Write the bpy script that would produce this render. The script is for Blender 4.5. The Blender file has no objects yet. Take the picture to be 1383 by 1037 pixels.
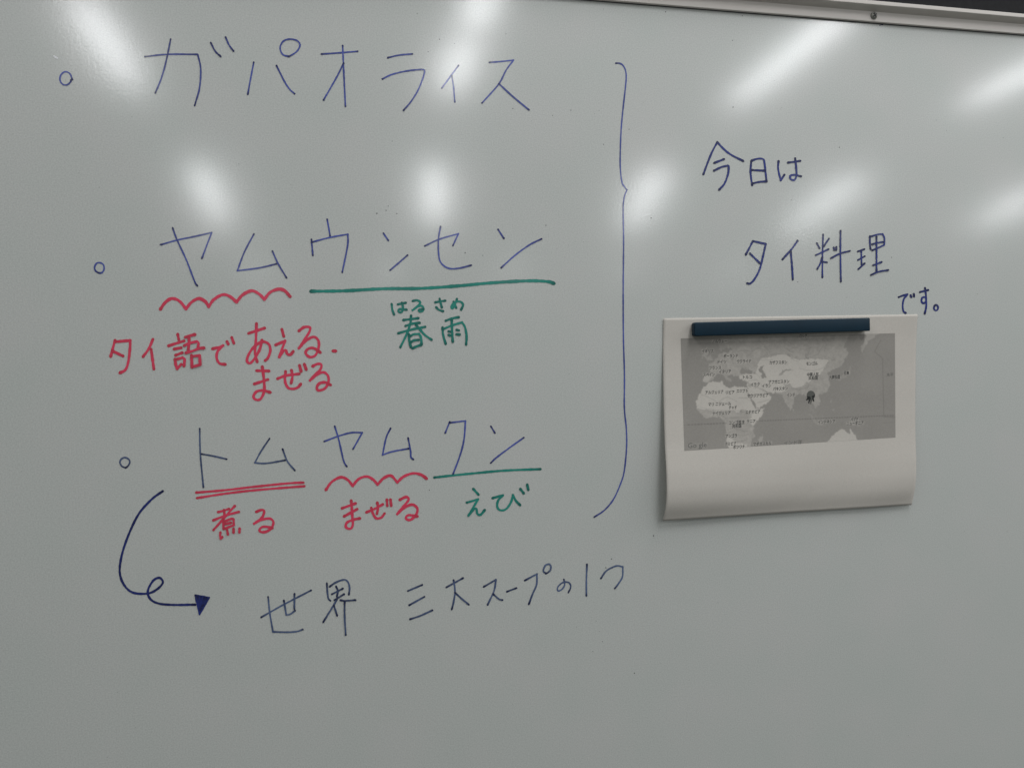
import bpy, bmesh, math, random
import numpy as np
from mathutils import Matrix, Vector

random.seed(7)
SC = bpy.context.scene
COL = SC.collection

# ------------------------------------------------------------------ camera
# the board is the plane y = 0, x to the right, z up; units are metres
F_PX, CX, CY = 1075.0, 691.5, 518.5          # focal length and centre, photo 1383 x 1037
Z0, DIST = 1.60, 0.739                       # camera height, distance to the board
vX = np.array([4454, 168, 1075.0]); vX /= np.linalg.norm(vX)
vU = np.array([-.0305, 1, -.03]); vU -= vX * vX.dot(vU); vU /= np.linalg.norm(vU)
vN = -np.cross(vX, vU) if np.cross(vX, vU)[2] < 0 else np.cross(vX, vU)
cam_d = bpy.data.cameras.new('camera'); cam = bpy.data.objects.new('camera', cam_d); COL.objects.link(cam)
cam_d.sensor_width = 36; cam_d.lens = F_PX * 36 / 1383; cam_d.clip_start = 0.02; cam_d.clip_end = 200
R = Matrix(((vX[0], vX[1], -vX[2]), (vN[0], vN[1], -vN[2]), (vU[0], vU[1], -vU[2])))
cam.matrix_world = Matrix.Translation((0, -DIST, Z0)) @ R.to_4x4()
SC.camera = cam

# ------------------------------------------------------------------ world and lamps
W = bpy.data.worlds.new('World'); SC.world = W; W.use_nodes = True
W.node_tree.nodes['Background'].inputs[0].default_value = (0.93, 1.0, 0.96, 1)
W.node_tree.nodes['Background'].inputs[1].default_value = 0.095
SC.view_settings.view_transform = 'Standard'; SC.view_settings.look = 'None'
SC.view_settings.exposure = 0.15; SC.view_settings.gamma = 1
SC.cycles.use_denoising = True
LAMP_H = 1.40                                # ceiling lamps above the camera

def lamp(x, D, length, width=0.12, radiance=6.0, color=(0.965, 0.98, 1.0)):
    """a ceiling fluorescent at right angles to the board; D = its distance behind the mirror image's viewer"""
    l = bpy.data.lights.new('ceiling_lamp', 'AREA'); l.shape = 'RECTANGLE'
    l.size = width; l.size_y = length
    l.energy = radiance * math.pi * width * length
    l.color = color
    o = bpy.data.objects.new('ceiling_lamp', l); COL.objects.link(o)
    o.location = (x, -(D - DIST), Z0 + LAMP_H)
LR = 20
def lamp_between(p, q, width=0.12, radiance=LR):
    """a ceiling lamp whose mirror image runs between two places of the board (photo pixels)"""
    e = []
    for u, v in (p, q):
        r = np.array([u - CX, CY - v, F_PX]); k = LAMP_H / (r @ vU)
        e.append(np.array([(r @ vX) * k, -((r @ vN) * k - DIST)]))
    m = (e[0] + e[1]) / 2; d = e[0] - e[1]
    lamp(m[0], DIST - m[1], float(np.linalg.norm(d)), width, radiance)
    COL.objects[-1].rotation_euler = (0, 0, math.atan2(d[1], d[0]) - math.pi / 2)
for x in (-0.80, 0.70, 2.20, 3.72, 5.20): lamp(x, 1.55, 1.30, radiance=LR * (.8 if x < 0 else 1.2 if x < 3 else 2))          # added unseen row nearest the board, to brighten its top and right
for p, q in (((106, 0), (182, 110)), ((655, -14), (636, 34)), ((627, 60), (605, 120)), ((1165, 4), (988, 133)), ((1460, 62), (1310, 140)), ((1700, 40), (1560, 135))):  # last pair is an added unseen lamp brightening the board's right side
    lamp_between(p, q)
for p, q in (((272, 228), (302, 300)), ((586, 226), (589, 298)), ((890, 230), (849, 308)), ((1162, 241), (1070, 311)), ((1400, 252), (1330, 300))):
    lamp_between(p, q, .12, LR * 1.5)
for x in (-0.8, 1.1, 3.0, 4.9, 6.8):
    lamp(x, 12.2, 1.2, radiance=LR)

# ------------------------------------------------------------------ helpers
def ray(u, v):
    u = np.asarray(u, float); v = np.asarray(v, float)
    r = np.stack([u - CX, CY - v, np.full_like(u, F_PX)], -1)
    return r @ vX, r @ vN, r @ vU

def board_pt(u, v, off=0.0):
    """the point of the board (lifted by off) seen at photo pixel u, v -> x, z"""
    a, b, c = ray(u, v); t = (DIST - off) / b
    return a * t, c * t + Z0

def link(name, mesh, mat=None, parent=None):
    o = bpy.data.objects.new(name, mesh); COL.objects.link(o)
    if mat: mesh.materials.append(mat)
    if parent: o.parent = parent
    return o

def tag(o, label=None, cat=None, group=None, kind=None):
    for k, v in (('label', label), ('category', cat), ('group', group), ('kind', kind)):
        if v: o[k] = v
    return o

def box(bm, x0, x1, y0, y1, z0, z1):
    v = [bm.verts.new(p) for p in ((x0,y0,z0),(x1,y0,z0),(x1,y1,z0),(x0,y1,z0),(x0,y0,z1),(x1,y0,z1),(x1,y1,z1),(x0,y1,z1))]
    for f in ((3,2,1,0),(4,5,6,7),(0,1,5,4),(1,2,6,5),(2,3,7,6),(3,0,4,7)): bm.faces.new([v[i] for i in f])

def from_bm(name, bm, mat, parent=None, smooth=False):
    bmesh.ops.recalc_face_normals(bm, faces=bm.faces)
    me = bpy.data.meshes.new(name); bm.to_mesh(me); bm.free()
    if smooth:
        for p in me.polygons: p.use_smooth = True
    return link(name, me, mat, parent)

def new_mat(name):
    m = bpy.data.materials.new(name); m.use_nodes = True
    return m, m.node_tree, m.node_tree.nodes['Principled BSDF']

def gloss(bsdf):
    bsdf.inputs['Roughness'].default_value = 0.50
    bsdf.inputs['Specular IOR Level'].default_value = 0.85
    bsdf.inputs['Coat Weight'].default_value = 1.0
    bsdf.inputs['Coat Roughness'].default_value = 0.13
    bsdf.inputs['Coat IOR'].default_value = 1.6

def board_bump(nt, bsdf):
    tc = nt.nodes.new('ShaderNodeTexCoord')
    n1 = nt.nodes.new('ShaderNodeTexNoise'); n1.inputs['Scale'].default_value = 3.2; n1.inputs['Detail'].default_value = 1
    n2 = nt.nodes.new('ShaderNodeTexNoise'); n2.inputs['Scale'].default_value = 420; n2.inputs['Detail'].default_value = 2
    b1 = nt.nodes.new('ShaderNodeBump'); b1.inputs['Strength'].default_value = 1; b1.inputs['Distance'].default_value = 0.0012
    b2 = nt.nodes.new('ShaderNodeBump'); b2.inputs['Strength'].default_value = 0.35; b2.inputs['Distance'].default_value = 0.00006
    for n in (n1, n2): nt.links.new(tc.outputs['Object'], n.inputs['Vector'])
    nt.links.new(n1.outputs['Fac'], b1.inputs['Height']); nt.links.new(n2.outputs['Fac'], b2.inputs['Height'])
    nt.links.new(b1.outputs[0], b2.inputs['Normal'])
    nt.links.new(b2.outputs[0], bsdf.inputs['Normal']); nt.links.new(b2.outputs[0], bsdf.inputs['Coat Normal'])
    return tc

# whiteboard enamel: pale, faint cloudy wiping residue and a very fine grain
M_BOARD, nt, bs = new_mat('board_enamel'); gloss(bs); tc = board_bump(nt, bs)
na = nt.nodes.new('ShaderNodeTexNoise'); na.inputs['Scale'].default_value = 14; na.inputs['Detail'].default_value = 5
ra = nt.nodes.new('ShaderNodeValToRGB')
ra.color_ramp.elements[0].position = .3; ra.color_ramp.elements[0].color = (.600, .627, .592, 1)
ra.color_ramp.elements[1].position = .7; ra.color_ramp.elements[1].color = (.634, .640, .612, 1)
nb = nt.nodes.new('ShaderNodeTexNoise'); nb.inputs['Scale'].default_value = 820; nb.inputs['Detail'].default_value = 3
rb = nt.nodes.new('ShaderNodeMapRange'); rb.inputs['From Min'].default_value = .3; rb.inputs['From Max'].default_value = .7
rb.inputs['To Min'].default_value = .89; rb.inputs['To Max'].default_value = 1.11
mx = nt.nodes.new('ShaderNodeMix'); mx.data_type = 'RGBA'; mx.blend_type = 'MULTIPLY'; mx.inputs[0].default_value = 1
nt.links.new(tc.outputs['Object'], na.inputs['Vector']); nt.links.new(tc.outputs['Object'], nb.inputs['Vector'])
nt.links.new(na.outputs['Fac'], ra.inputs[0]); nt.links.new(nb.outputs['Fac'], rb.inputs['Value'])
nt.links.new(ra.outputs[0], mx.inputs[6]); nt.links.new(rb.outputs[0], mx.inputs[7])
nt.links.new(mx.outputs[2], bs.inputs['Base Color'])

def ink(name, thin, thick):
    m, nt, bs = new_mat(name); gloss(bs); board_bump(nt, bs); bs.inputs['Specular IOR Level'].default_value = .3; bs.inputs['Coat Weight'].default_value = .8
    at = nt.nodes.new('ShaderNodeAttribute'); at.attribute_name = 'ink'
    tc = nt.nodes.new('ShaderNodeTexCoord')
    nz = nt.nodes.new('ShaderNodeTexNoise'); nz.inputs['Scale'].default_value = 700; nz.inputs['Detail'].default_value = 2
    ma = nt.nodes.new('ShaderNodeMath'); ma.operation = 'MULTIPLY_ADD'; ma.inputs[1].default_value = .5; ma.use_clamp = True
    mb = nt.nodes.new('ShaderNodeMath'); mb.operation = 'SUBTRACT'; mb.inputs[1].default_value = .25
    mx = nt.nodes.new('ShaderNodeMix'); mx.data_type = 'RGBA'
    mx.inputs[6].default_value = (*thin, 1); mx.inputs[7].default_value = (*thick, 1)
    nt.links.new(tc.outputs['Object'], nz.inputs['Vector']); nt.links.new(nz.outputs['Fac'], ma.inputs[0])
    nt.links.new(at.outputs['Fac'], mb.inputs[0]); nt.links.new(mb.outputs[0], ma.inputs[2])
    nt.links.new(ma.outputs[0], mx.inputs[0]); nt.links.new(mx.outputs[2], bs.inputs['Base Color'])
    return m
M_INK = {
    'blue': ink('blue_ink', (.105, .145, .54), (.014, .018, .10)),
    'navy': ink('navy_ink', (.022, .042, .28), (.006, .010, .07)),
    'slate': ink('slate_ink', (.14, .20, .36), (.018, .025, .075)),
    'red': ink('red_ink', (.90, .06, .14), (.62, .045, .085)),
    'green': ink('green_ink', (.022, .33, .26), (.006, .14, .115)),
}
WIDTH = {'blue': 2.35, 'navy': 2.9, 'slate': 2.35, 'red': 3.85, 'green': 3.7}   # stroke widths in photo pixels

def catmull(pts, step):
    P = [np.array(p, float) for p in pts]
    if len(P) == 2:
        n = max(2, int(np.linalg.norm(P[1] - P[0]) / step) + 1)
        return [P[0] + (P[1] - P[0]) * i / (n - 1) for i in range(n)]
    P = [2 * P[0] - P[1]] + P + [2 * P[-1] - P[-2]]
    out = []
    for i in range(1, len(P) - 2):
        p0, p1, p2, p3 = P[i-1:i+3]
        n = max(2, int(np.linalg.norm(p2 - p1) / step))
        for k in range(n):
            t = k / n
            out.append(.5 * (2*p1 + (p2-p0)*t + (2*p0-5*p1+4*p2-p3)*t*t + (3*p1-p0-3*p2+p3)*t**3))
    out.append(P[-2]); return out

class Strokes:
    """felt-pen strokes laid on the board: thin ribbons with round ends, ink density in the attribute 'ink'"""
    def __init__(s): s.v, s.f, s.d, s.k = [], [], [], 0
    def put(s, u, v, off, dens):
        x, z = board_pt(u, v, off); s.v.append((float(x), -off, float(z))); s.d.append(dens); return len(s.v) - 1
    def stroke(s, txt, view, width, wet=.0):
        ox, oy, sc = view
        runs, cur = [], []
        for tok in txt.split():
            if tok == '|': runs.append(cur); cur = [cur[-1]]
            else:
                a, b = tok.split(','); cur.append((ox + float(a) / sc, oy + float(b) / sc))
        runs.append(cur)
        runs = [r for r in runs if len(r) > 1]
        total = sum(np.linalg.norm(np.array(r[i+1]) - np.array(r[i])) for r in runs for i in range(len(r) - 1))
        done = 0; ph = random.random() * 9
        for r in runs:
            s.k += 1; off0 = .00012 + .00004 * s.k
            c = catmull(r, 1.1); n = len(c)
            T = [c[min(i+1, n-1)] - c[max(i-1, 0)] for i in range(n)]
            T = [t / (np.linalg.norm(t) + 1e-9) for t in T]
            rows, ln = [], 0
            for i in range(n):
                off = off0 + .000034 * i / n
                if i: ln += np.linalg.norm(c[i] - c[i-1])
                e = min(done + ln, total - done - ln)
                dens = .30 + .7 * math.exp(-max(e, 0) / 3.0) + .16 * math.sin(ph + (done + ln) * .09) + wet
                w = width * (.5 + .035 * math.sin(ph * 3 + (done + ln) * .23) + .03 * math.sin(ph * 7 + (done + ln) * .71)) * (1.10 if e < 2 else 1.0) * (.92 if dens < .35 else 1)
                N_ = np.array([-T[i][1], T[i][0]])
                rows.append([s.put(*(c[i] + N_ * w * q), off, min(1, max(0, dens + (.10 if abs(q) == 1 else 0)))) for q in (-1, 0, 1)])
            for a, b in zip(rows, rows[1:]):
                for j in (0, 1): s.f.append((a[j], a[j+1], b[j+1], b[j]))
            for i, row, sg in ((0, rows[0], -1), (n - 1, rows[-1], 1)):     # round ends
                w = width * .52; a0 = math.atan2(T[i][1], T[i][0]) + (math.pi if sg < 0 else 0)
                fan = [s.put(*(c[i] + w * np.array([math.cos(a0 + q), math.sin(a0 + q)])), off, 1 if (i == 0 and r is runs[0]) or (i and r is runs[-1]) else .55)
                       for q in np.linspace(-math.pi/2, math.pi/2, 7)]
                for j in range(6): s.f.append((row[1], fan[j], fan[j+1]))
            done += ln
    def poly(s, pts, view, dens=.8):
        ox, oy, sc = view; s.k += 1; off = .0001 + .00004 * s.k
        s.f.append(tuple(s.put(ox + a / sc, oy + b / sc, off, dens) for a, b in pts))
    def build(s, name, mat, parent):
        me = bpy.data.meshes.new(name); me.from_pydata(s.v, [], s.f)
        at = me.attributes.new('ink', 'FLOAT', 'POINT'); at.data.foreach_set('value', s.d)
        bm = bmesh.new(); bm.from_mesh(me)
        for f in bm.faces:
            f.normal_update()
            if f.normal.y > 0: f.normal_flip()
        bm.to_mesh(me); bm.free()
        return link(name, me, mat, parent)

# ------------------------------------------------------------------ wall
M_WALL, nt, bs = new_mat('dark_wall')
tc = nt.nodes.new('ShaderNodeTexCoord'); nz = nt.nodes.new('ShaderNodeTexNoise'); nz.inputs['Scale'].default_value = 160
rp = nt.nodes.new('ShaderNodeValToRGB'); rp.color_ramp.elements[0].color = (.011, .011, .012, 1); rp.color_ramp.elements[1].color = (.021, .021, .023, 1)
bp = nt.nodes.new('ShaderNodeBump'); bp.inputs['Strength'].default_value = .3; bp.inputs['Distance'].default_value = .001
nt.links.new(tc.outputs['Object'], nz.inputs['Vector']); nt.links.new(nz.outputs['Fac'], rp.inputs[0])
nt.links.new(rp.outputs[0], bs.inputs['Base Color']); nt.links.new(nz.outputs['Fac'], bp.inputs['Height']); nt.links.new(bp.outputs[0], bs.inputs['Normal'])
bs.inputs['Roughness'].default_value = .8; bs.inputs['Specular IOR Level'].default_value = .2
bm = bmesh.new(); box(bm, -4, 6, .030, .15, 0, 3.1)
tag(from_bm('wall', bm, M_WALL), kind='structure')

# ------------------------------------------------------------------ whiteboard
WB = bpy.data.objects.new('whiteboard', None); COL.objects.link(WB); WB.location = (0, 0, 0)
tag(WB, 'large white enamel board with pale metal frame, written over in blue, red and green Japanese', 'whiteboard')
BX0, BX1, BZ0, BZ1 = -.95, 2.45, .85, Z0 + .345
bm = bmesh.new(); box(bm, BX0, BX1, 0, .018, BZ0, BZ1 + .008)
from_bm('panel', bm, M_BOARD, WB)

M_ALU, nt, bs = new_mat('frame_aluminium')
tc = nt.nodes.new('ShaderNodeTexCoord'); mp = nt.nodes.new('ShaderNodeMapping'); mp.inputs['Scale'].default_value = (1.5, 60, 60)
nz = nt.nodes.new('ShaderNodeTexNoise'); nz.inputs['Scale'].default_value = 6; nz.inputs['Detail'].default_value = 4
rp = nt.nodes.new('ShaderNodeValToRGB'); rp.color_ramp.elements[0].color = (.66, .61, .565, 1); rp.color_ramp.elements[1].color = (.76, .71, .66, 1)
nt.links.new(tc.outputs['Object'], mp.inputs[0]); nt.links.new(mp.outputs[0], nz.inputs['Vector'])
nt.links.new(nz.outputs['Fac'], rp.inputs[0]); nt.links.new(rp.outputs[0], bs.inputs['Base Color'])
bs.inputs['Metallic'].default_value = .0; bs.inputs['Roughness'].default_value = .42

def rail(a, b, inward, name='frame_rail'):
    """extruded frame profile from a to b (x, z); inward = unit vector towards the panel. profile: (distance outward, y)"""
    prof = [(0, .0005), (0, -.0030), (.0006, -.0036), (.0106, -.0036), (.0108, -.0039), (.0138, -.0112), (.0144, -.0117),
            (.0178, -.0117), (.0184, -.0110), (.0186, .020), (.004, .020)]
    bm = bmesh.new(); rings = []
    d = Vector((b[0] - a[0], b[1] - a[1])).normalized()
    for end, sg in ((a, -1), (b, 1)):
        ring = []
        for o, y in prof:                     # mitred corners
            x = end[0] - inward[0] * o + d[0] * sg * o; z = end[1] - inward[1] * o + d[1] * sg * o
            ring.append(bm.verts.new((x, y, z)))
        rings.append(ring)
    n = len(prof)
    for i in range(n):
        j = (i + 1) % n
        bm.faces.new((rings[0][i], rings[0][j], rings[1][j], rings[1][i]))
    bm.faces.new(rings[0]); bm.faces.new(rings[1][::-1])
    return from_bm(name, bm, M_ALU, WB)
rail((BX0, BZ1), (BX1, BZ1), (0, -1)); rail((BX1, BZ0), (BX0, BZ0), (0, 1))
rail((BX0, BZ0), (BX0, BZ1), (1, 0)); rail((BX1, BZ1), (BX1, BZ0), (-1, 0))

# dark joint where the panel slides under the frame
M_GAP, nt, bs = new_mat('dark_joint'); bs.inputs['Base Color'].default_value = (.075, .066, .08, 1); bs.inputs['Roughness'].default_value = .8
bm = bmesh.new(); box(bm, BX0 + .001, BX1 - .001, -.0012, .0002, BZ1 - .0003, BZ1 + .0003)
from_bm('gasket', bm, M_GAP, WB)

# screws in the flange, a cross recess in each head
M_SCREW, nt, bs = new_mat('screw_steel'); bs.inputs['Base Color'].default_value = (.30, .30, .27, 1); bs.inputs['Metallic'].default_value = .4; bs.inputs['Roughness'].default_value = .38
M_SLOT, nt, bs = new_mat('screw_recess'); bs.inputs['Base Color'].default_value = (.02, .02, .018, 1); bs.inputs['Roughness'].default_value = .7
def screw(x, z, turn):
    bm = bmesh.new(); r = .0038; y0 = -.0036
    prof = [(r, 0), (r, -.0009), (r * .86, -.0017), (r * .5, -.0022), (r * .0, -.0024)]
    rings = []
    for q, y in prof[:-1]:
        rings.append([bm.verts.new((x + q * math.cos(t), y0 + y, z + q * math.sin(t))) for t in np.linspace(0, 2 * math.pi, 24, endpoint=False)])
    for a, b in zip(rings, rings[1:]):
        for i in range(24): bm.faces.new((a[i], a[(i+1) % 24], b[(i+1) % 24], b[i]))
    c = bm.verts.new((x, y0 - .0024, z))
    for i in range(24): bm.faces.new((rings[-1][i], rings[-1][(i+1) % 24], c))
    h = from_bm('screw', bm, M_SCREW, WB, True)
    bm = bmesh.new()
    for k in (0, 1):
        t = turn + k * math.pi / 2; L, w = .0024, .00062
        ux, uz = math.cos(t), math.sin(t)
        P = [(x + ux * a * L - uz * b * w, z + uz * a * L + ux * b * w) for a, b in ((-1, -1), (1, -1), (1, 1), (-1, 1))]
        y = y0 - .00252 - .00002 * k
        lo = [bm.verts.new((p[0], y + .0009, p[1])) for p in P]; hi = [bm.verts.new((p[0], y, p[1])) for p in P]
        bm.faces.new(hi)
        for i in range(4): bm.faces.new((lo[i], lo[(i+1) % 4], hi[(i+1) % 4], hi[i]))
    from_bm('cross_recess', bm, M_SLOT, h)
sx, sz = board_pt(1182, 23, .006)
screw(float(sx), BZ1 + .0062, math.radians(38))

# ------------------------------------------------------------------ handwriting
A = (0, 0, 3.4575); B = (400, 0, 3.4575); C = (760, 0, 3.4575)
D_ = (100, 280, 4.61); E_ = (400, 280, 4.61); F_ = (600, 280, 4.61); G_ = (100, 420, 4.61); H_ = (300, 430, 4.61)
I_ = (130, 550, 4.61); J_ = (400, 550, 4.61); K_ = (560, 550, 4.61); L_ = (140, 650, 4.61); M_ = (340, 740, 4.61)
N_ = (600, 700, 4.61); O_ = (920, 170, 4.61); P_ = (980, 300, 4.61); PX = (0, 0, 1)
Q_ = (280, 675, 13.83); R_ = (225, 445, 17.2875); S_ = (520, 395, 11.525); T_ = (425, 775, 17.2875)

def glyph(view, color, label, strokes, name='written_character', width=None, wet=0.0):
    s = Strokes()
    for st in strokes.split(';'):
        s.stroke(st, view, width or WIDTH[color], wet)
    o = s.build(name, M_INK[color], WB)
    o['label'] = label
    return o

# first line
glyph(A, 'blue', 'small blue ring opening the first line', '338,373 326,345 305,336 285,350 280,375 292,394 310,398 326,388 334,372', 'bullet_ring')
glyph(A, 'blue', 'blue katakana ga in the first line', '677,266 780,255 923,255 | 937,320 932,410 909,494; 797,184 775,290 752,370 725,436; 984,200 1005,240 1031,265; 1053,174 1070,212 1091,240', wet=.25)
glyph(A, 'blue', 'blue katakana pa in the first line', '1185,292 1170,370 1157,442; 1291,307 1325,375 1350,415 1376,439; 1348,265 1320,255 1308,225 1322,195 1350,184 1385,190 1401,212 1385,242 1350,265')
glyph(B, 'blue', 'blue katakana o in the first line', '118,254 200,248 287,241; 217,214 222,330 230,498; 222,296 190,360 150,430 128,468')
glyph(B, 'blue', 'blue katakana ra in the first line', '427,271 480,259 543,253; 402,370 450,348 520,332 585,325 | 600,335 575,410 540,470 501,517')
glyph(B, 'blue', 'small blue katakana i in the first line', '758,307 725,352 680,413; 727,355 735,410 741,478')
glyph(B, 'blue', 'blue katakana su in the first line', '902,293 950,289 1015,282 | 980,330 945,395 868,482; 947,392 1010,450 1087,514')
# the long brace
glyph(PX, 'blue', 'tall blue curly bracket closing the three dish names', '831.7,85.6 838,86.2 843,91 845.6,99.8 845.3,112.8 842.4,138.8 839.5,167.8 838,196.7 837.8,225.6 840,245.8 843.9,253 846.8,256.8 | 843.3,266 841.6,283.4 842.3,323.4 841.7,388.5 842,453.5 843.4,505 843.3,550 845.9,578 846.3,604 843,636.8 837,656 828,675 816,689 802.5,698', 'curly_bracket', 2.0, .05)
# right-hand note
glyph(O_, 'navy', 'dark blue kanji for now', '225,102 185,180 138,303; 225,102 265,145 310,180 387,220; 206,232 267,208; 204,280 250,258 290,248 | 296,254 292,300 270,360 237,398')
glyph(O_, 'navy', 'dark blue kanji for day', '437,218 432,290 442,371; 437,218 480,205 512,210 520,240 532,348; 441,276 522,280; 442,360 485,350 532,347')
glyph(O_, 'navy', 'dark blue hiragana ha', '606,220 604,270 620,340 | 643,305; 665,230 742,219; 710,203 716,260 718,310 705,338 682,332 680,312 705,306 747,315')
glyph(O_, 'navy', 'dark blue katakana ta', '447,718 402,803; 447,718 527,736 | 510,810 490,890 460,950 430,982 411,980; 429,795 490,855')
glyph(O_, 'navy', 'dark blue katakana i', '725,716 690,765 631,832; 682,782 690,870 695,956')
glyph(O_, 'navy', 'dark blue kanji for fee', '884,677 880,800 879,944; 845,731 862,763; 920,703 887,752; 838,806 918,768; 878,820 865,860 847,892; 876,845 908,850; 950,757 954,774; 966,754 966,774; 993,653 992,800 995,969; 933,824 990,795 1051,779', width=2.4)
glyph(O_, 'navy', 'dark blue kanji for reason', '1099,783 1141,768; 1101,836 1143,812; 1121,776 1124,865; 1103,893 1143,856; 1175,687 1176,740 1180,768; 1180,690 1225,676 1255,674 | 1266,700 1264,742 | 1230,758 1190,775; 1188,738 1225,728 1262,722; 1217,690 1217,800 1217,905; 1196,868 1249,848; 1183,928 1230,908 1290,898', width=2.4)
glyph(P_, 'navy', 'small dark blue hiragana de', '1078,467 1110,455 1132,450 | 1110,480 1103,520 1108,555 1122,566; 1152,455 1157,467; 1172,447 1174,463', width=2.7)
glyph(P_, 'navy', 'small dark blue hiragana su', '1210,436 1262,423; 1242,410 1247,450 1248,490 1235,505 1220,495 1225,470 1245,470 1250,500 1248,535 1240,570', width=2.7)
glyph(P_, 'navy', 'small dark blue full stop ring', '1302,520 1297,536 1306,550 1320,545 1322,525 1312,516 1302,520', 'full_stop', 2.7)
# second line
glyph(D_, 'blue', 'small blue ring opening the second line', '152,408 133,395 128,372 142,348 165,346 184,360 186,388 172,408 152,408', 'bullet_ring')
glyph(D_, 'blue', 'blue katakana ya in the second line', '538,234 640,205 760,180 857,158 | 835,215 796,318; 614,129 640,200 700,330 750,460 768,489', wet=.1)
glyph(D_, 'blue', 'blue katakana mu in the second line', '1120,167 1060,280 1017,395 | 1150,378 1262,352; 1235,273 1270,350 1323,439', wet=.1)
glyph(E_, 'blue', 'blue katakana u in the second line', '193,75 212,180; 95,200 104,300; 95,218 210,188 322,168 | 320,240 287,405')
glyph(E_, 'blue', 'blue katakana n before se in the second line', '543,162 574,207; 585,392 640,345 694,298')
glyph(E_, 'blue', 'blue katakana se in the second line', '800,242 890,200 1010,165 | 976,239; 899,120 886,200 888,300 905,350 950,380 1010,380 1090,361')
glyph(F_, 'blue', 'blue katakana n ending the second line', '335,138 372,195; 354,377 440,300 530,235 606,197')
glyph(D_, 'red', 'red scalloped underline under the first two characters of the second line', '538,634 570,590 610,568 655,583 697,632 | 730,592 775,568 815,585 838,618 | 870,575 925,544 970,555 1012,590 | 1050,545 1105,520 1150,538 1185,573 | 1220,530 1270,510 1310,518 1345,555', 'wavy_underline', 4.4)
glyph(E_, 'green', 'long green underline in the second line', '92,523 300,520 550,507 770,505 1000,490 1222,470 1442,458 1562,462 1605,474', 'underline', 4.6)
glyph(G_, 'red', 'red katakana ta', '255,182 228,283; 262,191 350,183 | 348,235 338,315 320,365 285,385; 238,248 305,280')
glyph(G_, 'red', 'red katakana i', '491,176 465,235 430,284; 480,238 497,361')
glyph(R_, 'red', 'red kanji for language', '260,110 285,235; 45,380 230,320 410,265; 175,455 340,425; 210,600 365,540; 195,690 215,820 245,915 | 340,810; 245,690 370,655 | 420,700 405,850; 435,180 560,140 665,115; 520,180 525,300 505,480; 410,375 530,320 700,280 | 745,310 725,450; 450,545 620,495 760,440 875,430; 580,600 595,880; 580,625 770,605 | 785,820; 595,870 785,820')
glyph(G_, 'red', 'red hiragana de', '862,235 905,225 928,215 | 895,250 888,290 905,325 942,332; 952,190 960,206; 982,165 995,200')
glyph(H_, 'red', 'red hiragana a', '165,93 265,60; 214,32 210,140 205,210 218,270; 248,135 235,190 205,245 175,278 155,265 165,225 200,175 250,145 290,160 300,200 285,245 268,262')
glyph(H_, 'red', 'red hiragana e', '372,68 384,112; 333,165 392,140 | 370,200 356,240 | 385,200 398,200 405,220 425,225 443,205')
glyph(H_, 'red', 'red hiragana ru followed by a dot', '478,78 510,55 545,55 545,80 515,130 478,185 | 520,140 570,115 600,140 600,185 580,230 545,240 520,215 535,190 570,185 612,212; 690,202 708,203')
glyph(H_, 'red', 'red hiragana ma below the first red line', '215,325 292,327; 200,408 285,380; 250,300 260,380 262,450 240,500 210,505 195,485 215,455 255,448 300,460')
glyph(H_, 'red', 'red hiragana ze below the first red line', '345,375 400,355 480,345; 395,330 392,390 410,430 440,438 470,430 490,408; 432,322 438,360 430,402; 482,292 492,330; 512,285 524,318')
glyph(H_, 'red', 'red hiragana ru below the first red line', '563,298 595,283 618,288 610,320 575,355 548,385 | 590,350 630,335 658,355 662,395 640,435 600,448 590,430 605,405 640,398 675,414')
gw = 3.1
glyph(S_, 'green', 'small green hiragana ha', '103,180 115,270 142,345; 200,185 325,160; 262,160 280,230 272,290 235,310 205,290 225,260 280,262 338,268', width=gw)
glyph(S_, 'green', 'small green hiragana ru', '432,132 500,122 545,150 530,190 430,275 | 520,215 575,210 600,250 585,290 540,300 525,275 550,262 600,262', width=gw)
glyph(S_, 'green', 'small green hiragana sa', '780,155 860,140 940,128; 850,100 885,235; 795,230 840,270 905,292', width=gw)
glyph(S_, 'green', 'small green hiragana me', '1068,145 1090,190 1110,240; 1120,100 1100,160 1065,235 1040,250 1035,215 1070,165 1130,140 1185,150 1215,195 1185,270', width=gw)
glyph(S_, 'green', 'green kanji for spring', '285,430 400,415 520,400; 320,520 430,485 540,472; 205,635 400,580 625,535; 405,360 400,450 350,620 240,850; 480,500 540,570 620,660 725,735; 372,650 380,760 405,850; 390,680 450,650 530,645 | 560,700 570,810; 400,775 450,745 525,738; 430,868 500,835 570,812', width=3.3)
glyph(S_, 'green', 'green kanji for rain', '945,440 1040,405 1150,385; 895,545 905,660 945,800; 905,570 1050,510 1200,465 | 1245,540 1270,680 1262,810; 1038,430 1045,600 1055,768; 990,605 1015,610; 990,660 1025,672; 1115,580 1150,590; 1115,650 1165,655', width=3.3)
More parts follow.
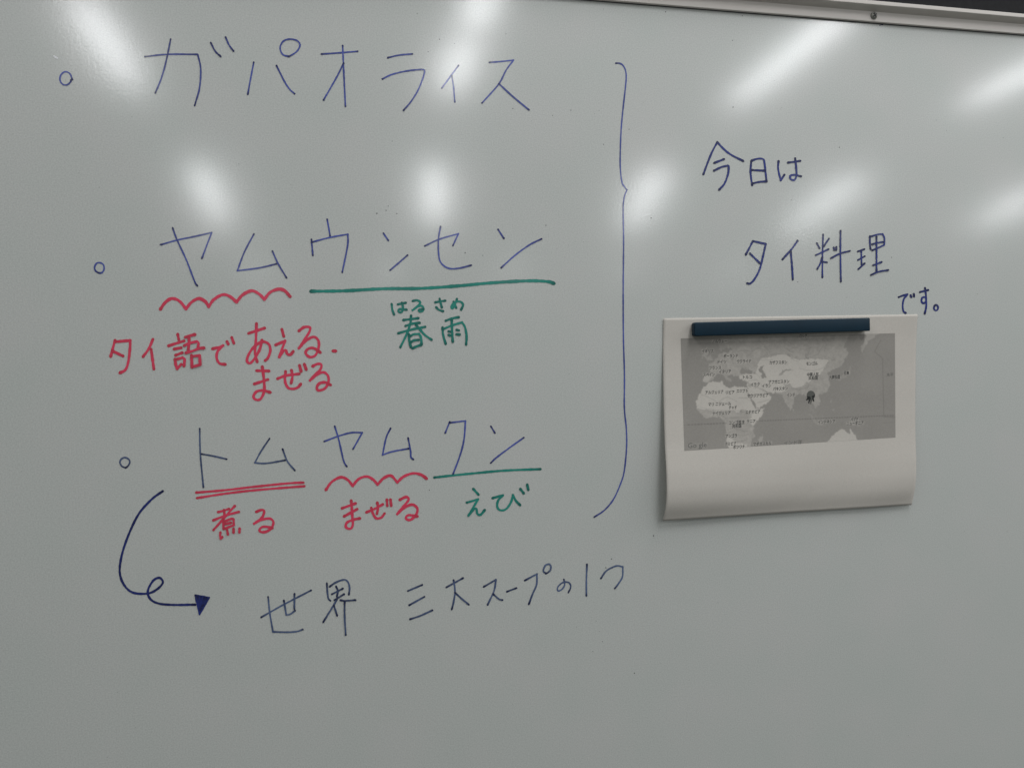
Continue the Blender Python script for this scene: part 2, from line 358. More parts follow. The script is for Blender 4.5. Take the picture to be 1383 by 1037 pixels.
# third line
glyph(I_, 'slate', 'small dark ring opening the third line', '183,376 160,366 147,342 158,320 180,312 205,326 208,346 196,366 183,376', 'bullet_ring', wet=.25)
glyph(I_, 'slate', 'slate blue katakana to in the third line', '644,132 648,290 667,497; 655,290 730,303 812,322', wet=.15)
glyph(I_, 'slate', 'slate blue katakana mu after to in the third line', '1079,194 1025,275 987,345 | 1060,348 1180,328; 1160,259 1190,335 1236,392', wet=.15)
glyph(J_, 'blue', 'blue katakana ya in the third line', '175,212 260,180 340,158 412,157 | 354,260; 240,117 265,200 295,330 315,368')
glyph(J_, 'blue', 'blue katakana mu after ya in the third line', '588,130 560,190 538,295 | 600,275 702,256; 697,190 712,270 715,310 730,324')
glyph(J_, 'blue', 'blue katakana ku in the third line', '956,90 928,160; 956,96 1054,84 | 1045,200 1020,300 977,415')
glyph(K_, 'blue', 'blue katakana n ending the third line', '475,118 500,160; 474,346 510,312 590,252 680,188')
glyph(I_, 'red', 'red line on top of the double underline', '622,530 800,515 1000,492 1200,472 1290,468', 'underline', 3.2, .1)
glyph(I_, 'red', 'red line at the bottom of the double underline', '627,564 800,537 1000,514 1296,490', 'underline', 3.2, .1)
glyph(J_, 'red', 'red scalloped underline in the third line', '185,513 220,465 275,435 320,450 352,488 | 390,445 440,430 480,450 507,480 | 545,440 590,425 630,466 | 670,430 730,410 780,420 812,443', 'wavy_underline')
glyph(K_, 'green', 'short green underline in the third line', '123,436 250,422 400,407 560,393 783,384', 'underline', 3.4)
glyph(Q_, 'red', 'red kanji for boil', '200,225 300,200 405,165; 310,185 320,270 300,330; 515,110 430,200 330,320 220,440 115,560; 110,380 350,285 590,220; 300,360 300,460 305,540; 320,400 450,350 490,360 | 495,470 | 320,535; 330,450 440,425; 245,605 240,660 250,720 | 280,690; 370,560 385,645; 490,535 490,610; 603,530 600,605', width=3.3)
glyph(Q_, 'red', 'red hiragana ru beside the kanji for boil', '915,220 990,190 1050,190 1060,240 1010,340 875,440 | 1010,370 1130,345 1200,360 1235,420 1200,520 1100,590 1000,595 975,555 1020,505 1110,500 1215,525', width=3.6)
glyph(J_, 'red', 'red hiragana ma under the third line', '285,628 370,597; 298,678 380,633; 343,580 350,680 352,735 335,755 310,745 315,718 350,700 397,690', width=3.7)
glyph(J_, 'red', 'red hiragana ze under the third line', '437,653 490,630 540,603; 468,625 480,665 500,690 530,685 550,660; 505,592 510,625 503,662; 565,573 567,612; 587,573 592,612', width=3.5)
glyph(J_, 'red', 'red hiragana ru under the third line', '645,575 685,557 700,575 665,620 630,663 | 680,620 725,605 755,630 745,670 710,700 683,690 700,670 755,678', width=3.7)
glyph(K_, 'green', 'green hiragana e under the third line', '365,507 398,543; 325,592 395,572 | 335,673 | 370,632 385,632 390,660 410,668 437,638', width=3.3)
glyph(K_, 'green', 'green hiragana bi under the third line', '485,565 530,552 550,547 | 520,580 515,620 535,640 570,632 600,590 612,545 | 630,580 657,608; 658,507 680,535; 701,480 708,513', width=3.3)
# arrow
glyph(L_, 'navy', 'dark blue shaft of the looping arrow', '368,60 300,110 220,200 160,320 115,450 100,560 125,640 180,690 270,697 330,672 368,630 350,600 310,615 275,680 290,730 340,758 430,767 570,766', 'looping_arrow', 3.2, .3)
s = Strokes(); s.poly([(570,707), (657,722), (597,827)], L_, .35)
for t in ('570,707 657,722 | 597,827 | 570,707', '585,715 600,800', '605,718 608,790', '625,722 612,775', '640,724 620,770'):
    s.stroke(t, L_, 2.4, .1)
s.build('arrow_head', M_INK['navy'], WB)['label'] = 'filled dark blue triangle ending the looping arrow'
# last line
glyph(M_, 'slate', 'slate blue kanji for generation', '58,430 200,350 370,262; 102,303 112,400 132,520 | 220,522 280,518 318,505; 200,325 215,415 | 240,410 270,388; 266,283 265,378', width=2.5, wet=.05)
glyph(T_, 'slate', 'slate blue kanji for boundary', '285,215 295,400 320,570 370,620; 345,295 500,190 690,130 780,190 815,320 800,480; 400,470 660,335; 500,285 540,390 520,520; 460,605 690,465; 520,590 440,730 200,1120; 450,730 525,970; 600,605 700,620 955,605; 700,625 700,1000 725,1420', width=2.5, wet=.2)
glyph(M_, 'slate', 'slate blue kanji for three', '972,266 1062,228; 980,355 1075,302; 985,442 1050,420 1125,386', width=2.5, wet=.1)
glyph(N_, 'slate', 'slate blue kanji for large', '13,428 118,370; 58,383 67,450 60,510 47,565; 67,460 110,500 153,535', width=2.5, wet=.1)
glyph(N_, 'slate', 'slate blue katakana su in the last line', '245,425 322,380 | 310,450 270,537; 305,470 340,500 363,507', width=2.5, wet=.15)
glyph(N_, 'slate', 'slate blue long vowel dash', '390,455 450,432', width=2.5, wet=.15)
glyph(N_, 'slate', 'slate blue katakana pu with its ring', '502,385 577,345 | 575,410 550,470 527,533; 633,342 617,325 630,292 655,284 665,305 655,328 633,342', width=2.5, wet=.15)
glyph(N_, 'slate', 'small slate blue hiragana no', '745,378 750,410 735,438 708,450 708,425 740,397 775,398 788,425 773,460', width=2.2, wet=.05)
glyph(N_, 'slate', 'slate blue figure one', '889,285 885,380 885,480', width=2.5)
glyph(N_, 'slate', 'slate blue hiragana tsu ending the last line', '975,373 1010,325 1070,295 1112,300 | 1110,360 1085,405 1062,435', width=2.3)

# ink specks and dust on the board
M_SPECK, nt, bs = new_mat('ink_speck'); bs.inputs['Base Color'].default_value = (.05, .05, .055, 1); bs.inputs['Roughness'].default_value = .6
M_GLINT, nt, bs = new_mat('glint_white'); bs.inputs['Base Color'].default_value = (.93, .93, .95, 1); bs.inputs['Roughness'].default_value = .25; bs.inputs['Metallic'].default_value = 0.0  # white colour for a painted highlight on the board
spk = []
def vs(v, L): spk.extend((v[0] + a / v[2], v[1] + b / v[2]) for a, b in L)
vs(A, [(1115,767)])
vs(B, [(565,65), (669,185), (740,205), (616,242), (1012,508), (1198,540), (1283,516), (448,660), (420,983), (377,997), (430,963), (980,160)])
vs(C, [(190,44), (480,57), (793,190), (795,502), (39,516), (150,533), (310,605), (190,675)])
vs((983, 0, 3.4575), [(973,562), (68,75), (580,107), (25,500)])
vs(F_, [(633,113), (1288,67), (130,283), (240,300)]); vs(E_, [(627,40), (502,40), (560,20)])
vs(J_, [(578,504), (830,515)]); vs(N_, [(1041,251), (1303,107), (947,638), (965,703), (984,765), (925,827), (1184,961), (1045,310), (1006,306)])
vs(O_, [(726,972), (685,463), (1310,820), (985,135)])
me_v, me_f = [], []
def dot(u, v, r, off=.0001):
    n = len(me_v)
    for k in range(8):
        q = r * (.8 + .4 * random.random()); x, z = board_pt(u + q * math.cos(k * math.pi / 4), v + q * math.sin(k * math.pi / 4), off)
        me_v.append((float(x), -off, float(z)))
    me_f.append(tuple(range(n, n + 8)))
for (u, v) in spk: dot(u, v, random.uniform(.42, .85))
for _ in range(190):
    dot(random.uniform(-40, 1420), random.uniform(60, 1080), random.uniform(.16, .38))
me = bpy.data.meshes.new('ink_specks'); me.from_pydata(me_v, [], me_f)
tag(link('ink_specks', me, M_SPECK, WB), kind='stuff')
me_v, me_f = [], []
for du, dv, r in ((75, 77.5, 1.9), (73, 75.8, 1.3), (77.4, 79, 1.2)): dot(du, dv, r, .00014 + .00001 * r)  # white dots painted in for the glint off a small dent
me = bpy.data.meshes.new('painted_glint'); me.from_pydata(me_v, [], me_f); link('painted_glint', me, M_GLINT, WB)
s = Strokes(); s.stroke('484,161 492,157 504,156', (1083, 0, 4.61), 1.0)
s.build('scuff_mark', M_INK['slate'], WB)

# ------------------------------------------------------------------ paper sheet with the printed map
TL, TR, BL, BR = [np.array([float(q) for q in board_pt(*p)]) for p in ((895.4, 430), (1238.4, 424.7), (894.6, 703, .0050), (1230.5, 681.5, .0030))]
KT = np.array([0, .06, .12, .25, .45, .62, .76, .85, .92, .97, 1.0]); KV = np.array([.03, .02, .02, .10, .30, .58, .90, 1.0, .90, .60, .32])
ts = np.linspace(0, 1, 400); gv = np.interp(ts, KT, KV)
ker = np.hanning(41); ker /= ker.sum(); gv = np.convolve(np.pad(gv, 20, mode='edge'), ker, 'valid')
def lift(s, t):
    """how far the paper stands off the board (m)"""
    s = np.clip(s, 0, 1); t = np.clip(t, 0, 1)
    a = .0125 * (1 - s) + .0068 * s + .0012 * np.sin(s * 7 + 1)
    # the upper corners lift a little beyond the ends of the magnetic bar
    c = .0005 * np.exp(-((t) / .10) ** 2) * (np.exp(-(s / .08) ** 2) + np.exp(-((1 - s) / .12) ** 2))
    e = .0007 * np.sin(3.1 * s + 5 * t) * np.sin(9 * s * t + 1) * t
    r = .00045 * np.sin(11 * s + 2.5 * t) * np.sin(3 * t) * t + .0006 * t * np.exp(-((s - .86 + .25 * t) / .035) ** 2)
    return .0004 + a * np.interp(t, ts, gv) + c + np.abs(e) + r * (t > .05)
def sheet_xz(s, t):
    s = np.asarray(s)[..., None]; t = np.asarray(t)[..., None]
    return (TL * (1 - s) + TR * s) * (1 - t) + (BL * (1 - s) + BR * s) * t
def inv_st(x, z):
    s = np.full_like(x, .5); t = np.full_like(x, .5)
    for _ in range(8):
        p = sheet_xz(s, t); ex = x - p[..., 0]; ez = z - p[..., 1]
        ds = (TR - TL)[None] * (1 - t[..., None]) + (BR - BL)[None] * t[..., None]
        dt = (BL - TL)[None] * (1 - s[..., None]) + (BR - TR)[None] * s[..., None]
        det = ds[..., 0] * dt[..., 1] - ds[..., 1] * dt[..., 0]
        s = s + (ex * dt[..., 1] - ez * dt[..., 0]) / det; t = t + (ds[..., 0] * ez - ds[..., 1] * ex) / det
    return s, t
def on_sheet(u, v, above):
    """point of the curved paper seen at photo pixel u, v"""
    u = np.asarray(u, float).ravel(); v = np.asarray(v, float).ravel(); off = np.full_like(u, .002)
    for _ in range(7):
        x, z = board_pt(u, v, off); s, t = inv_st(x, z); off = lift(s, t) + above
    x, z = board_pt(u, v, off)
    return np.stack([x, -off, z], -1)
def grid_mesh(name, P, ni, nj, smooth=True):
    idx = np.arange(ni * nj).reshape(ni, nj)
    f = np.stack([idx[:-1, :-1], idx[1:, :-1], idx[1:, 1:], idx[:-1, 1:]], -1).reshape(-1, 4)
    me = bpy.data.meshes.new(name); me.vertices.add(len(P)); me.vertices.foreach_set('co', P.ravel())
    me.loops.add(f.size); me.loops.foreach_set('vertex_index', f.ravel())
    me.polygons.add(len(f)); me.polygons.foreach_set('loop_start', np.arange(0, f.size, 4)); me.polygons.foreach_set('loop_total', np.full(len(f), 4))
    me.update(); me.validate()
    if smooth: me.polygons.foreach_set('use_smooth', np.ones(len(f), bool))
    return me

def paper_mat(name, base, attr=None):
    m, nt, bs = new_mat(name)
    tc = nt.nodes.new('ShaderNodeTexCoord'); nz = nt.nodes.new('ShaderNodeTexNoise'); nz.inputs['Scale'].default_value = 900; nz.inputs['Detail'].default_value = 3
    bp = nt.nodes.new('ShaderNodeBump'); bp.inputs['Strength'].default_value = .25; bp.inputs['Distance'].default_value = .00006
    nt.links.new(tc.outputs['Object'], nz.inputs['Vector']); nt.links.new(nz.outputs['Fac'], bp.inputs['Height']); nt.links.new(bp.outputs[0], bs.inputs['Normal'])
    mr = nt.nodes.new('ShaderNodeMapRange'); mr.inputs['From Min'].default_value = .3; mr.inputs['From Max'].default_value = .7
    mr.inputs['To Min'].default_value = .95; mr.inputs['To Max'].default_value = 1.05; nt.links.new(nz.outputs['Fac'], mr.inputs['Value'])
    mx = nt.nodes.new('ShaderNodeMix'); mx.data_type = 'RGBA'; mx.blend_type = 'MULTIPLY'; mx.inputs[0].default_value = 1
    mx.inputs[6].default_value = (*base, 1); nt.links.new(mr.outputs[0], mx.inputs[7])
    if attr:
        at = nt.nodes.new('ShaderNodeAttribute'); at.attribute_name = attr
        m2 = nt.nodes.new('ShaderNodeMix'); m2.data_type = 'RGBA'; m2.blend_type = 'MULTIPLY'; m2.inputs[0].default_value = 1
        nt.links.new(mx.outputs[2], m2.inputs[6]); nt.links.new(at.outputs['Color'], m2.inputs[7]); mx = m2
    nt.links.new(mx.outputs[2], bs.inputs['Base Color'])
    bs.inputs['Roughness'].default_value = .85; bs.inputs['Specular IOR Level'].default_value = .25
    return m
PAPER = (.64, .60, .545)
M_PAPER = paper_mat('copy_paper', PAPER); M_PRINT = paper_mat('printed_paper', PAPER, 'print')
M_TONER, nt, bs = new_mat('toner'); bs.inputs['Base Color'].default_value = (.085, .084, .08, 1); bs.inputs['Roughness'].default_value = .7
M_TONER2, nt, bs = new_mat('grey_toner'); bs.inputs['Base Color'].default_value = (.16, .16, .148, 1); bs.inputs['Roughness'].default_value = .7

MAP = bpy.data.objects.new('map_sheet', None); COL.objects.link(MAP)
MAP.location = (0, 0, 0)
tag(MAP, 'white paper with a grey printed world map under the navy bar, lower edge bulging', 'map')
ni, nj = 110, 90
S_g, T_g = np.meshgrid(np.linspace(0, 1, ni), np.linspace(0, 1, nj), indexing='ij')
P2 = sheet_xz(S_g.ravel(), T_g.ravel()); L2 = lift(S_g.ravel(), T_g.ravel())
me = grid_mesh('paper', np.stack([P2[:, 0], -L2, P2[:, 1]], -1), ni, nj)
pp = link('paper', me, M_PAPER, MAP)
so = pp.modifiers.new('thickness', 'SOLIDIFY'); so.thickness = .00012; so.offset = 1 if me.polygons[0].normal.y > 0 else -1

# the printed map: one value per vertex of a fine sheet that follows the paper
MTL, MTR, MBL, MBR = [np.array(p) for p in ((919.3, 457.0), (1208.7, 450.0), (924.3, 608.7), (1209.4, 590.7))]
ni, nj = 600, 320
a_, b_ = np.meshgrid(np.linspace(0, 1, ni), np.linspace(0, 1, nj), indexing='ij'); a1 = a_[..., None]; b1 = b_[..., None]
UV = (MTL * (1 - a1) + MTR * a1) * (1 - b1) + (MBL * (1 - a1) + MBR * a1) * b1
U_, V_ = UV[..., 0], UV[..., 1]
rng = np.random.default_rng(3)
def vnoise(scale, seed):
    """smooth value noise over the map in photo pixels"""
    g = np.random.default_rng(seed).random((int(320 / scale) + 4, int(200 / scale) + 4))
    x = (U_ - 915) / scale; y = (V_ - 440) / scale; xi = x.astype(int); yi = y.astype(int)
    fx = x - xi; fy = y - yi; fx = fx * fx * (3 - 2 * fx); fy = fy * fy * (3 - 2 * fy)
    return (g[xi, yi] * (1-fx) + g[xi+1, yi] * fx) * (1-fy) + (g[xi, yi+1] * (1-fx) + g[xi+1, yi+1] * fx) * fy
JU, JV = U_ + (vnoise(3, 1) - .5) * 2.4 + (vnoise(1.1, 51) - .5) * 1.6, V_ + (vnoise(3, 2) - .5) * 2.4 + (vnoise(1.1, 52) - .5) * 1.6       # ragged coasts
def inside(poly, jag=True):
    x, y = (JU, JV) if jag else (U_, V_)
    r = np.zeros(x.shape, bool); n = len(poly)
    for i in range(n):
        x1, y1 = poly[i]; x2, y2 = poly[(i + 1) % n]
        c = ((y1 > y) != (y2 > y)) & (x < (x2 - x1) * (y - y1) / ((y2 - y1) or 1e-9) + x1); r ^= c
    return r
def vp(v, L): return [(v[0] + a / v[2], v[1] + b / v[2]) for a, b in L]
e = (900, 440, 8.64); f = (1040, 440, 7.683); g = (900, 520, 8.64); h = (1040, 520, 6.286); k13 = (1060, 510, 13.83)
OCEAN, FOREST, BRIGHT = .54, .74, .99
img = np.full(U_.shape, OCEAN)
africa = [(957.9,516.4),(963,515),(976.4,514.7),(977.3,518.7),(981,521),(986.2,523.9),(991.4,520.7),(998.4,521.6),(1006.5,522.4),(1009.4,522.6),(1009,529),(1012.8,537.2),(1016.9,546.5),(1021,552.3),(1031.9,551.3),(1029,560.5),(1023.8,568.6),(1017.5,575),(1018,583.7),(1019.2,589.4),(1014,596.4),(1012.5,612),(986,612),(983.3,599.9),(980.4,595.2),(981.6,584.8),(979.9,577.9),(978.7,569.2),(974,565.7),(969.4,562.8),(962.5,563.4),(955,565.5),(949.8,561.7),(944,554.7),(940.5,551.3),(940.5,540.8),(944.6,532.7),(949.2,525.8),(950.9,522.8)]
eurasia = [(949.8,515.2),(949.8,507),(960,503),(956.7,492),(964.8,487.4),(969.4,480.5),(975.2,477),(978,470),(973,462),(976,440),(1150,440),(1144,460.8),(1140,468.6),(1146.7,476.4),(1141.5,485.6),(1136,494.7),(1123.3,499.9),(1118,503.8),(1119.4,512.9),(1121.3,520.7),(1116.8,529.8),(1106.4,533),(1107.7,540.2),(1107,546.7),(1102.5,551.3),(1097.3,545.4),(1092,542.8),(1090.8,536),(1079,531),(1073.8,536.3),(1071.2,544),(1068,554.5),(1063.4,548),(1059.5,538.9),(1054.3,532.4),(1050.4,530.5),(1037.7,530.3),(1032,526.8),(1027.9,523.3),(1040,534.3),(1033,546.5),(1021.5,551.7),(1019.2,545.3),(1014.6,537.2),(1010.5,529),(1010,521),(1008.8,514),(999,513),(990,512),(976,510),(962,513),(957,516)]
arabia = [(1010,521),(1027.3,525),(1033,530.3),(1042.9,534.3),(1040,540),(1033,546.5),(1021.5,551.7),(1019.2,545.3),(1014.6,537.2),(1010.5,529)]
bright = [(1022,492),(1030,484),(1040,482),(1060,478),(1070,484),(1079,486),(1095,484),(1117,485),(1119,488),(1112,500),(1104,508),(1092,515),(1082,523),(1072,524),(1066,518),(1058,520),(1062,528),(1050,530),(1040,530),(1030,526),(1020,520),(1010,517),(1000,512),(998,508),(1008,505),(1020,505),(1024,495)]
land = inside(africa) | inside(eurasia)
img[land] = (FOREST - .02 + .10 * (vnoise(5, 5) - .5) + .10 * (vnoise(1.7, 6) - .5))[land]
north = np.clip((472 - V_) / 24, 0, 1)
img[land] -= (.13 * north * (vnoise(9, 8) * .9 + .3))[land]
sahara = [(940,530),(950,515),(1010,517),(1022,552),(1033,550),(1029,561),(1017,575),(1012,568),(1016,560),(1006,552),(998,556),(985,554),(965,554),(950,553),(938,551)]
namib = [(981,590),(985,612),(1010,612),(1008,601),(995,598),(986,590)]
for P in (sahara, namib, arabia, bright): 
    q = inside(P) & land if P is not arabia else inside(P)
    img[q] = (BRIGHT - .05 + .05 * vnoise(4, 9))[q]
spain = vp(e, [(430,650),(430,585),(520,570),(535,600),(480,655)]); q = inside(spain); img[q] = .86
uk = vp(e, [(415,380),(430,330),(470,245),(500,320),(545,395),(480,405),(440,370)]); q = inside(uk) & (vnoise(2.5, 12) > .25); img[q] = .68
q = inside(vp(e, [(600,200),(640,150),(760,130),(800,200),(760,230),(640,300)])) & (vnoise(4, 13) > .35); img[q] = .62
seas = [vp(e, [(860,550),(880,490),(950,505),(1010,520),(1000,555),(900,560)]),
        vp(e, [(1080,495),(1110,465),(1142,460),(1125,500),(1145,545),(1160,600),(1130,622),(1100,590),(1110,550),(1085,520)]),
        vp(e, [(540,640),(560,570),(620,556),(700,600),(760,560),(790,590),(840,580),(860,630),(950,645),(950,700),(880,715),(790,695),(760,725),(720,715),(670,690),(665,650),(600,635)]),
        vp(e, [(640,300),(700,250),(770,270),(700,315)])]
for P in seas: img[inside(P)] = OCEAN - .02
q = inside(vp(e, [(680,600),(700,570),(760,640),(745,660)])); img[q] = .68
for P, c in ((vp(g, [(1132,570),(1128,640),(1085,695),(1065,645)]), .72),
             (vp(h, [(440,520),(530,430),(570,400),(620,370),(645,395),(672,420),(682,360),(705,400),(752,466),(800,520)]), .93),
             (vp(f, [(960,70),(1130,70),(1060,130),(1020,160),(985,220),(960,290),(942,220),(985,150),(1000,110)]), .72),
             (vp(f, [(930,80),(985,70),(990,110),(950,165),(930,130)]), .44),
             (vp(f, [(800,480),(840,400),(825,500),(740,560),(680,570)]), .62),
             (vp(k13, [(440,670),(480,690),(600,820),(740,890),(700,905),(560,850)]), .62),
             (vp(k13, [(840,400),(860,390),(865,470),(845,470)]), .68), (vp(k13, [(890,580),(930,570),(940,610),(900,610)]), .64),
             (vp(k13, [(640,740),(700,700),(760,740),(720,810),(660,800)]), .56),
             (vp(k13, [(530,480),(620,440),(640,500),(585,580)]), .70), (vp(k13, [(135,600),(160,600),(155,655)]), .72),
             (vp(k13, [(440,520),(480,500),(560,640),(540,660),(470,590)]), .58),
             (vp(f, [(760,1010),(850,990),(900,1000),(960,1060),(880,1040)]), .60)):
    img[inside(P)] = c
q = inside(vp((980, 450, 13.83), [(990,790),(1060,690),(1200,675),(1240,690),(1120,715),(1060,770)])); img[q] = .66
def line(pts, dark, w=.35, dash=None):
    acc = np.zeros(U_.shape); L = 0
    for (x1, y1), (x2, y2) in zip(pts, pts[1:]):
        dx, dy = x2 - x1, y2 - y1; ll = math.hypot(dx, dy)
        tt = np.clip(((U_ - x1) * dx + (V_ - y1) * dy) / (ll * ll), 0, 1)
        dd = np.hypot(U_ - x1 - tt * dx, V_ - y1 - tt * dy)
        k = np.clip(1.25 - dd / w / 1.6, 0, 1)
        if dash: k = k * ((((L + tt * ll) % dash) < dash * .62) * .75 + .25)
        acc = np.maximum(acc, k); L += ll
    img[...] = img * (1 - acc * dark)
line([(929.5,573.6),(981,571.3)], .38, .5, 4.2); line([(1021.5,568.6),(1040,567.7),(1193.5,561.4),(1208.6,560.9)], .36, .5, 3.6)
line(vp(f, [(1150,150),(1120,200),(1085,270),(1160,330),(1168,350),(1180,930)]), .22, .4); line([(1193,562.8),(1209,563.4)], .25, .4)
for P, dk in (([(920,574.5),(929,573.6)], .15), ([(1193,571),(1209,570)], .1),
          (vp(e, [(405,805),(470,820),(560,870),(600,895),(660,850),(720,830),(800,870),(825,885)]), .22), (vp(e, [(845,840),(950,842)]), .3),
          (vp(e, [(390,950),(560,980),(700,985),(860,990)]), .2), (vp(e, [(1060,895),(1130,885),(1190,860)]), .25),
          (vp(g, [(620,345),(700,385),(800,380),(900,375),(960,385)]), .2), (vp(g, [(860,300),(905,320)]), .25),
          (vp(g, [(715,520),(770,505),(860,520),(900,540),(950,535)]), .22), (vp(g, [(830,580),(900,590),(960,575)]), .22), (vp(g, [(820,660),(900,650),(950,625)]), .22),
          (vp(f, [(0,300),(110,290),(190,300),(250,360),(300,370)]), .2), (vp(f, [(300,440),(380,460),(450,465),(520,450),(560,430),(610,370)]), .22),
          (vp(f, [(300,350),(420,330),(560,345),(600,340)]), .2), (vp(f, [(100,500),(150,460),(240,460)]), .25), (vp(f, [(220,640),(300,665),(390,640),(400,620)]), .25),
          (vp(f, [(0,560),(60,575),(130,560)]), .2), (vp(e, [(960,560),(1040,550),(1090,600)]), .2), (vp(e, [(960,640),(1050,625),(1100,670),(1130,740)]), .2),
          (vp(e, [(830,300),(930,285),(1000,300),(1060,260),(1150,280)]), .18), (vp(f, [(420,330),(500,290),(520,250),(560,200)]), .18)):
    line(P, dk)
for sd in range(24):                                                           # wandering rivers and borders of the north
    r_ = np.random.default_rng(40 + sd); x, y = r_.uniform(985, 1125), r_.uniform(455, 490); a = r_.uniform(0, 6.28); pts = [(x, y)]
    for _ in range(7): a += r_.normal(0, .8); x += 2.2 * math.cos(a); y += 1.6 * math.sin(a); pts.append((x, y))
    line(pts, .2, .3)

LABELS = [('ノルウェー',962,982,460.5,1),('イギリス',948,963.7,474,1),('ポーランド',977.5,996.6,480.5,1),('ドイツ',969.4,981,488.4,1),
 ('ウクライナ',995.5,1014.6,487.7,1),('フランス',957.9,974,496.5,1),('イタリア',971,987.4,501.7,1),('スペイン',949.8,965.4,505.7,1),
 ('トルコ',1003.6,1015.7,509,1),('イラク',1014,1026,519,1),('イラン',1029.4,1041.4,520.7,1),('アルジェリア',952.7,977,529.4,1),('リビア',980.4,992,529.7,1),
 ('エジプト',995,1010,527.7,1),('サウジアラビア',1009.4,1037.7,534,1),('マリ ニジェール',956.7,987.4,545.3,1),('チャド',984.5,995,550,1),
 ('ナイジェリア',962.5,986.8,557.5,1),('エチオピア',1007,1026.7,556,1),('コンゴ民主',984.5,1006,570.2,1),('ケニア',1008.8,1020.4,568.6,1),('共和国',989,1001.3,575,1),
 ('アンゴラ',980,995.5,588.3,1),('ナミビア',979.3,994.3,599,1),('ボツワナ',990.3,1006,603.2,1),('マダガスカル',1017.5,1041.8,599,1),('インド洋',1059,1083,597.3,2),
 ('カザフスタン',1039.3,1063.2,489.4,1),('アフガニスタン',1038.2,1066,515.4,1),('パキスタン',1044,1064,524.6,1),('モンゴル',1089,1104.4,490.8,1),
 ('中華人民',1090,1105.7,505.5,1),('共和国',1092,1104.4,510.4,1),('大韓民国',1120,1134.4,509,1),('日本',1140,1147,503.4,1),('インド',1062.8,1073.8,532.8,1),
 ('ロシア',1080,1090,453.8,1),('インドネシア',1105,1127.9,569.2,1),('パプア',1148.7,1159,566.5,1),('ニューギニア',1143.5,1166.3,571.2,1),('太平',1197.5,1206.6,505.7,2),
 ('Go gle',929,954.4,602,3)]
for t_, x0, x1, yc, kd in LABELS:                                              # pale halo printed round each name
    if kd == 2: continue
    sl = -(yc - 350) * 2.45e-4; hh = 3.0 if kd == 1 else 4.2
    dy = np.abs(V_ - yc - sl * (U_ - (x0 + x1) / 2)); dx = np.maximum(np.maximum(x0 - U_, U_ - x1), 0)
    k = np.clip(1 - np.maximum((dy - hh + 1.2) / 1.5, dx / 1.5), 0, 1) * (.38 + .45 * vnoise(1.2, 30)) * (.75 if kd == 1 else .30)
    img = np.maximum(img, img * (1 - k) + .86 * k)
img += .035 * (vnoise(1.3, 21) - .5) + .05 * (vnoise(26, 22) - .5)
for _ in range(2):
    pd = np.pad(img, 1, mode='edge'); img = (pd[:-2, 1:-1] + pd[2:, 1:-1] + pd[1:-1, :-2] + pd[1:-1, 2:] + 2 * pd[1:-1, 1:-1]) / 6
me = grid_mesh('printed_map', on_sheet(U_, V_, .00010), ni, nj)
ca = me.color_attributes.new('print', 'FLOAT_COLOR', 'POINT')
v_ = np.clip(img, 0, 1).ravel(); cc = np.stack([v_, v_ * 1.0, v_ * .985 + .01, np.ones_like(v_)], -1)
ca.data.foreach_set('color', cc.astype(np.float32).ravel())
link('printed_map', me, M_PRINT, MAP)

def subdivide_long(bm, L):
    for _ in range(3):
        ee = [q for q in bm.edges if q.calc_length() > L]
        if not ee: break
        bmesh.ops.subdivide_edges(bm, edges=ee, cuts=1)
for txt, x0, x1, yc, kd in LABELS:
    cu = bpy.data.curves.new('tmp', 'FONT'); cu.body = txt; cu.size = 1; cu.offset = .016 if kd == 1 else 0; cu.resolution_u = 2
    ob = bpy.data.objects.new('tmp', cu); COL.objects.link(ob)
    me0 = bpy.data.meshes.new_from_object(ob.evaluated_get(bpy.context.evaluated_depsgraph_get()))
    bpy.data.objects.remove(ob); bpy.data.curves.remove(cu)
    co = np.empty(len(me0.vertices) * 3); me0.vertices.foreach_get('co', co); co = co.reshape(-1, 3)
    lo, hi = co.min(0), co.max(0); sx_ = (x1 - x0) / (hi[0] - lo[0])
    sy_ = min(sx_, 6.0) if kd == 1 else sx_
    if kd == 1: sy_ = 5.3
    cyc = (lo[1] + hi[1]) / 2 if kd == 3 else .38
    sl = -(yc - 350) * 2.45e-4
    u = x0 + (co[:, 0] - lo[0]) * sx_; v = yc - (co[:, 1] - cyc) * sy_ * (1.05 if kd == 1 else 1) + sl * (u - (x0 + x1) / 2)
    me0.vertices.foreach_set('co', on_sheet(u, v, .00022).ravel()); me0.update(); me0.name = 'place_name'
    me0.materials.clear()
    link('place_name' if kd != 3 else 'corner_lettering', me0, M_TONER if kd == 1 else M_TONER2, MAP)

# round marker with ragged black streaks, drawn over South-East Asia
def flat_poly(name, polys, mat, above):
    bm = bmesh.new()
    for P in polys:
        q = on_sheet([p[0] for p in P], [p[1] for p in P], above); bm.faces.new([bm.verts.new(c) for c in q]); above += .00003
    return from_bm(name, bm, mat, MAP)
M_DISC, nt, bs = new_mat('marker_grey'); bs.inputs['Base Color'].default_value = (.11, .112, .10, 1); bs.inputs['Roughness'].default_value = .5
M_BLK, nt, bs = new_mat('marker_black'); bs.inputs['Base Color'].default_value = (.014, .016, .015, 1); bs.inputs['Roughness'].default_value = .45
flat_poly('map_marker', [[(1095.2 + 5.6 * math.cos(t), 533.4 + 5.9 * math.sin(t)) for t in np.linspace(0, 6.283, 25)[:-1]]], M_DISC, .0003)
flat_poly('marker_streaks', [vp(k13, L) for L in ([(415,345),(470,350),(490,375),(455,482),(436,470),(450,400),(425,415),(400,422),(402,400),(420,380)],
    [(505,345),(565,310),(560,360),(540,380),(550,440),(532,440),(505,390)])], M_BLK, .00035)
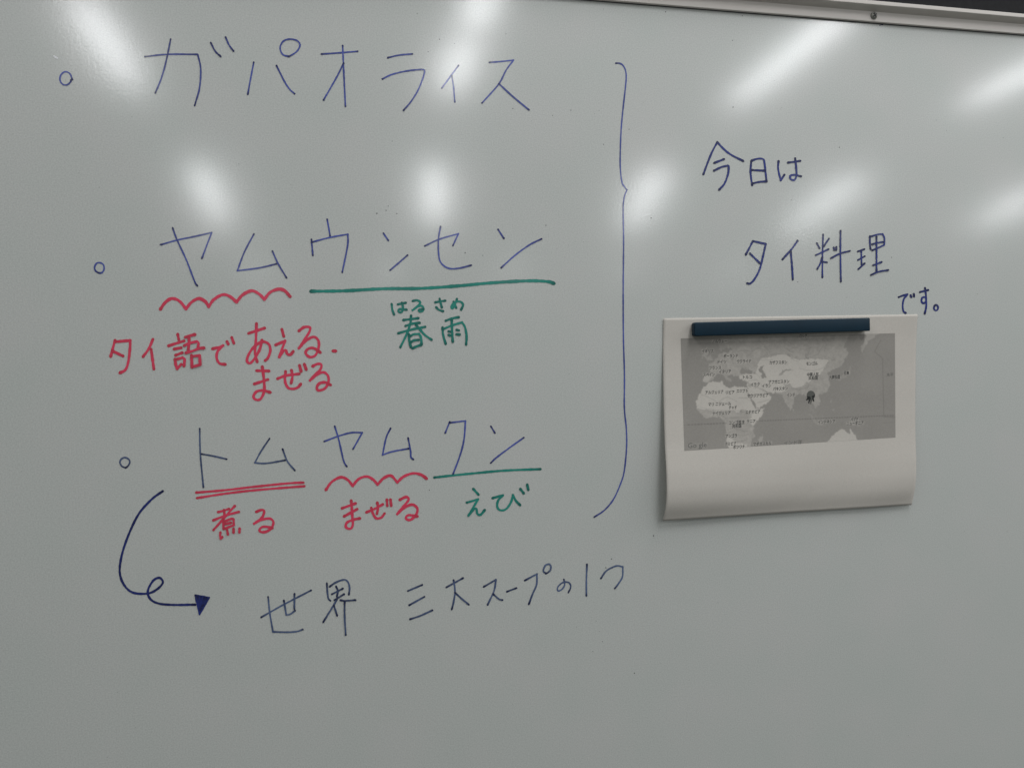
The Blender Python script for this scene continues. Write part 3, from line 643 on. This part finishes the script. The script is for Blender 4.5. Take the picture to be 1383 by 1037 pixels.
flat_poly('marker_streaks', [vp(k13, [(480,360),(515,370),(505,440),(488,492),(478,480),(485,420)])], M_DISC, .00042)

# ------------------------------------------------------------------ magnetic bar
M_BAR, nt, bs = new_mat('navy_plastic')
tc = nt.nodes.new('ShaderNodeTexCoord'); nz = nt.nodes.new('ShaderNodeTexNoise'); nz.inputs['Scale'].default_value = 60; nz.inputs['Detail'].default_value = 4
rp = nt.nodes.new('ShaderNodeValToRGB'); rp.color_ramp.elements[0].color = (.002, .018, .034, 1); rp.color_ramp.elements[1].color = (.003, .028, .052, 1)
nt.links.new(tc.outputs['Object'], nz.inputs['Vector']); nt.links.new(nz.outputs['Fac'], rp.inputs[0]); nt.links.new(rp.outputs[0], bs.inputs['Base Color'])
bs.inputs['Roughness'].default_value = .5; bs.inputs['Specular IOR Level'].default_value = .3
M_MAG, nt, bs = new_mat('black_magnet'); bs.inputs['Base Color'].default_value = (.012, .013, .012, 1); bs.inputs['Roughness'].default_value = .7
BAR = bpy.data.objects.new('magnetic_bar', None); COL.objects.link(BAR)
tag(BAR, 'dark navy magnetic bar across the top of the map sheet', 'magnet')
yb, yf = -.0024, -.0094                                     # back and front of the plastic
c4 = [np.array([float(q) for q in board_pt(*p, .0094)]) for p in ((937.5, 435.2), (1175.5, 429.2), (1175.5, 446.8), (938.5, 454.2))]
bc = sum(c4) / 4; ax = (c4[1] + c4[2] - c4[0] - c4[3]) / 2; Lb = float(np.linalg.norm(ax)); ax = ax / Lb; az = np.array([-ax[1], ax[0]])
Hb = float(((c4[0] + c4[1] - c4[2] - c4[3]) / 2) @ az)
def bar_box(name, L, H, y0, y1, bev, mat, seg=3):
    bm = bmesh.new(); box(bm, -L / 2, L / 2, y1, y0, -H / 2, H / 2)
    if bev:
        bmesh.ops.bevel(bm, geom=[e for e in bm.edges if abs(e.verts[0].co.x - e.verts[1].co.x) < 1e-6 and abs(e.verts[0].co.z - e.verts[1].co.z) < 1e-6 and e.verts[0].co.x < 0],
                        offset=.0024, segments=5, affect='EDGES', profile=.5)
        bmesh.ops.bevel(bm, geom=[e for e in bm.edges if e.calc_face_angle(0) > .9], offset=bev, segments=seg, affect='EDGES', profile=.5)
    for v in bm.verts:
        p = bc + ax * v.co.x + az * v.co.z; v.co = (p[0], v.co.y, p[1])
    o = from_bm(name, bm, mat, BAR, True)
    return o
bar_box('casing', Lb, Hb, yb, yf, .0011, M_BAR)
bar_box('magnet_strip', Lb - .003, Hb - .0025, -.0006, yb - .0005, 0, M_MAG)
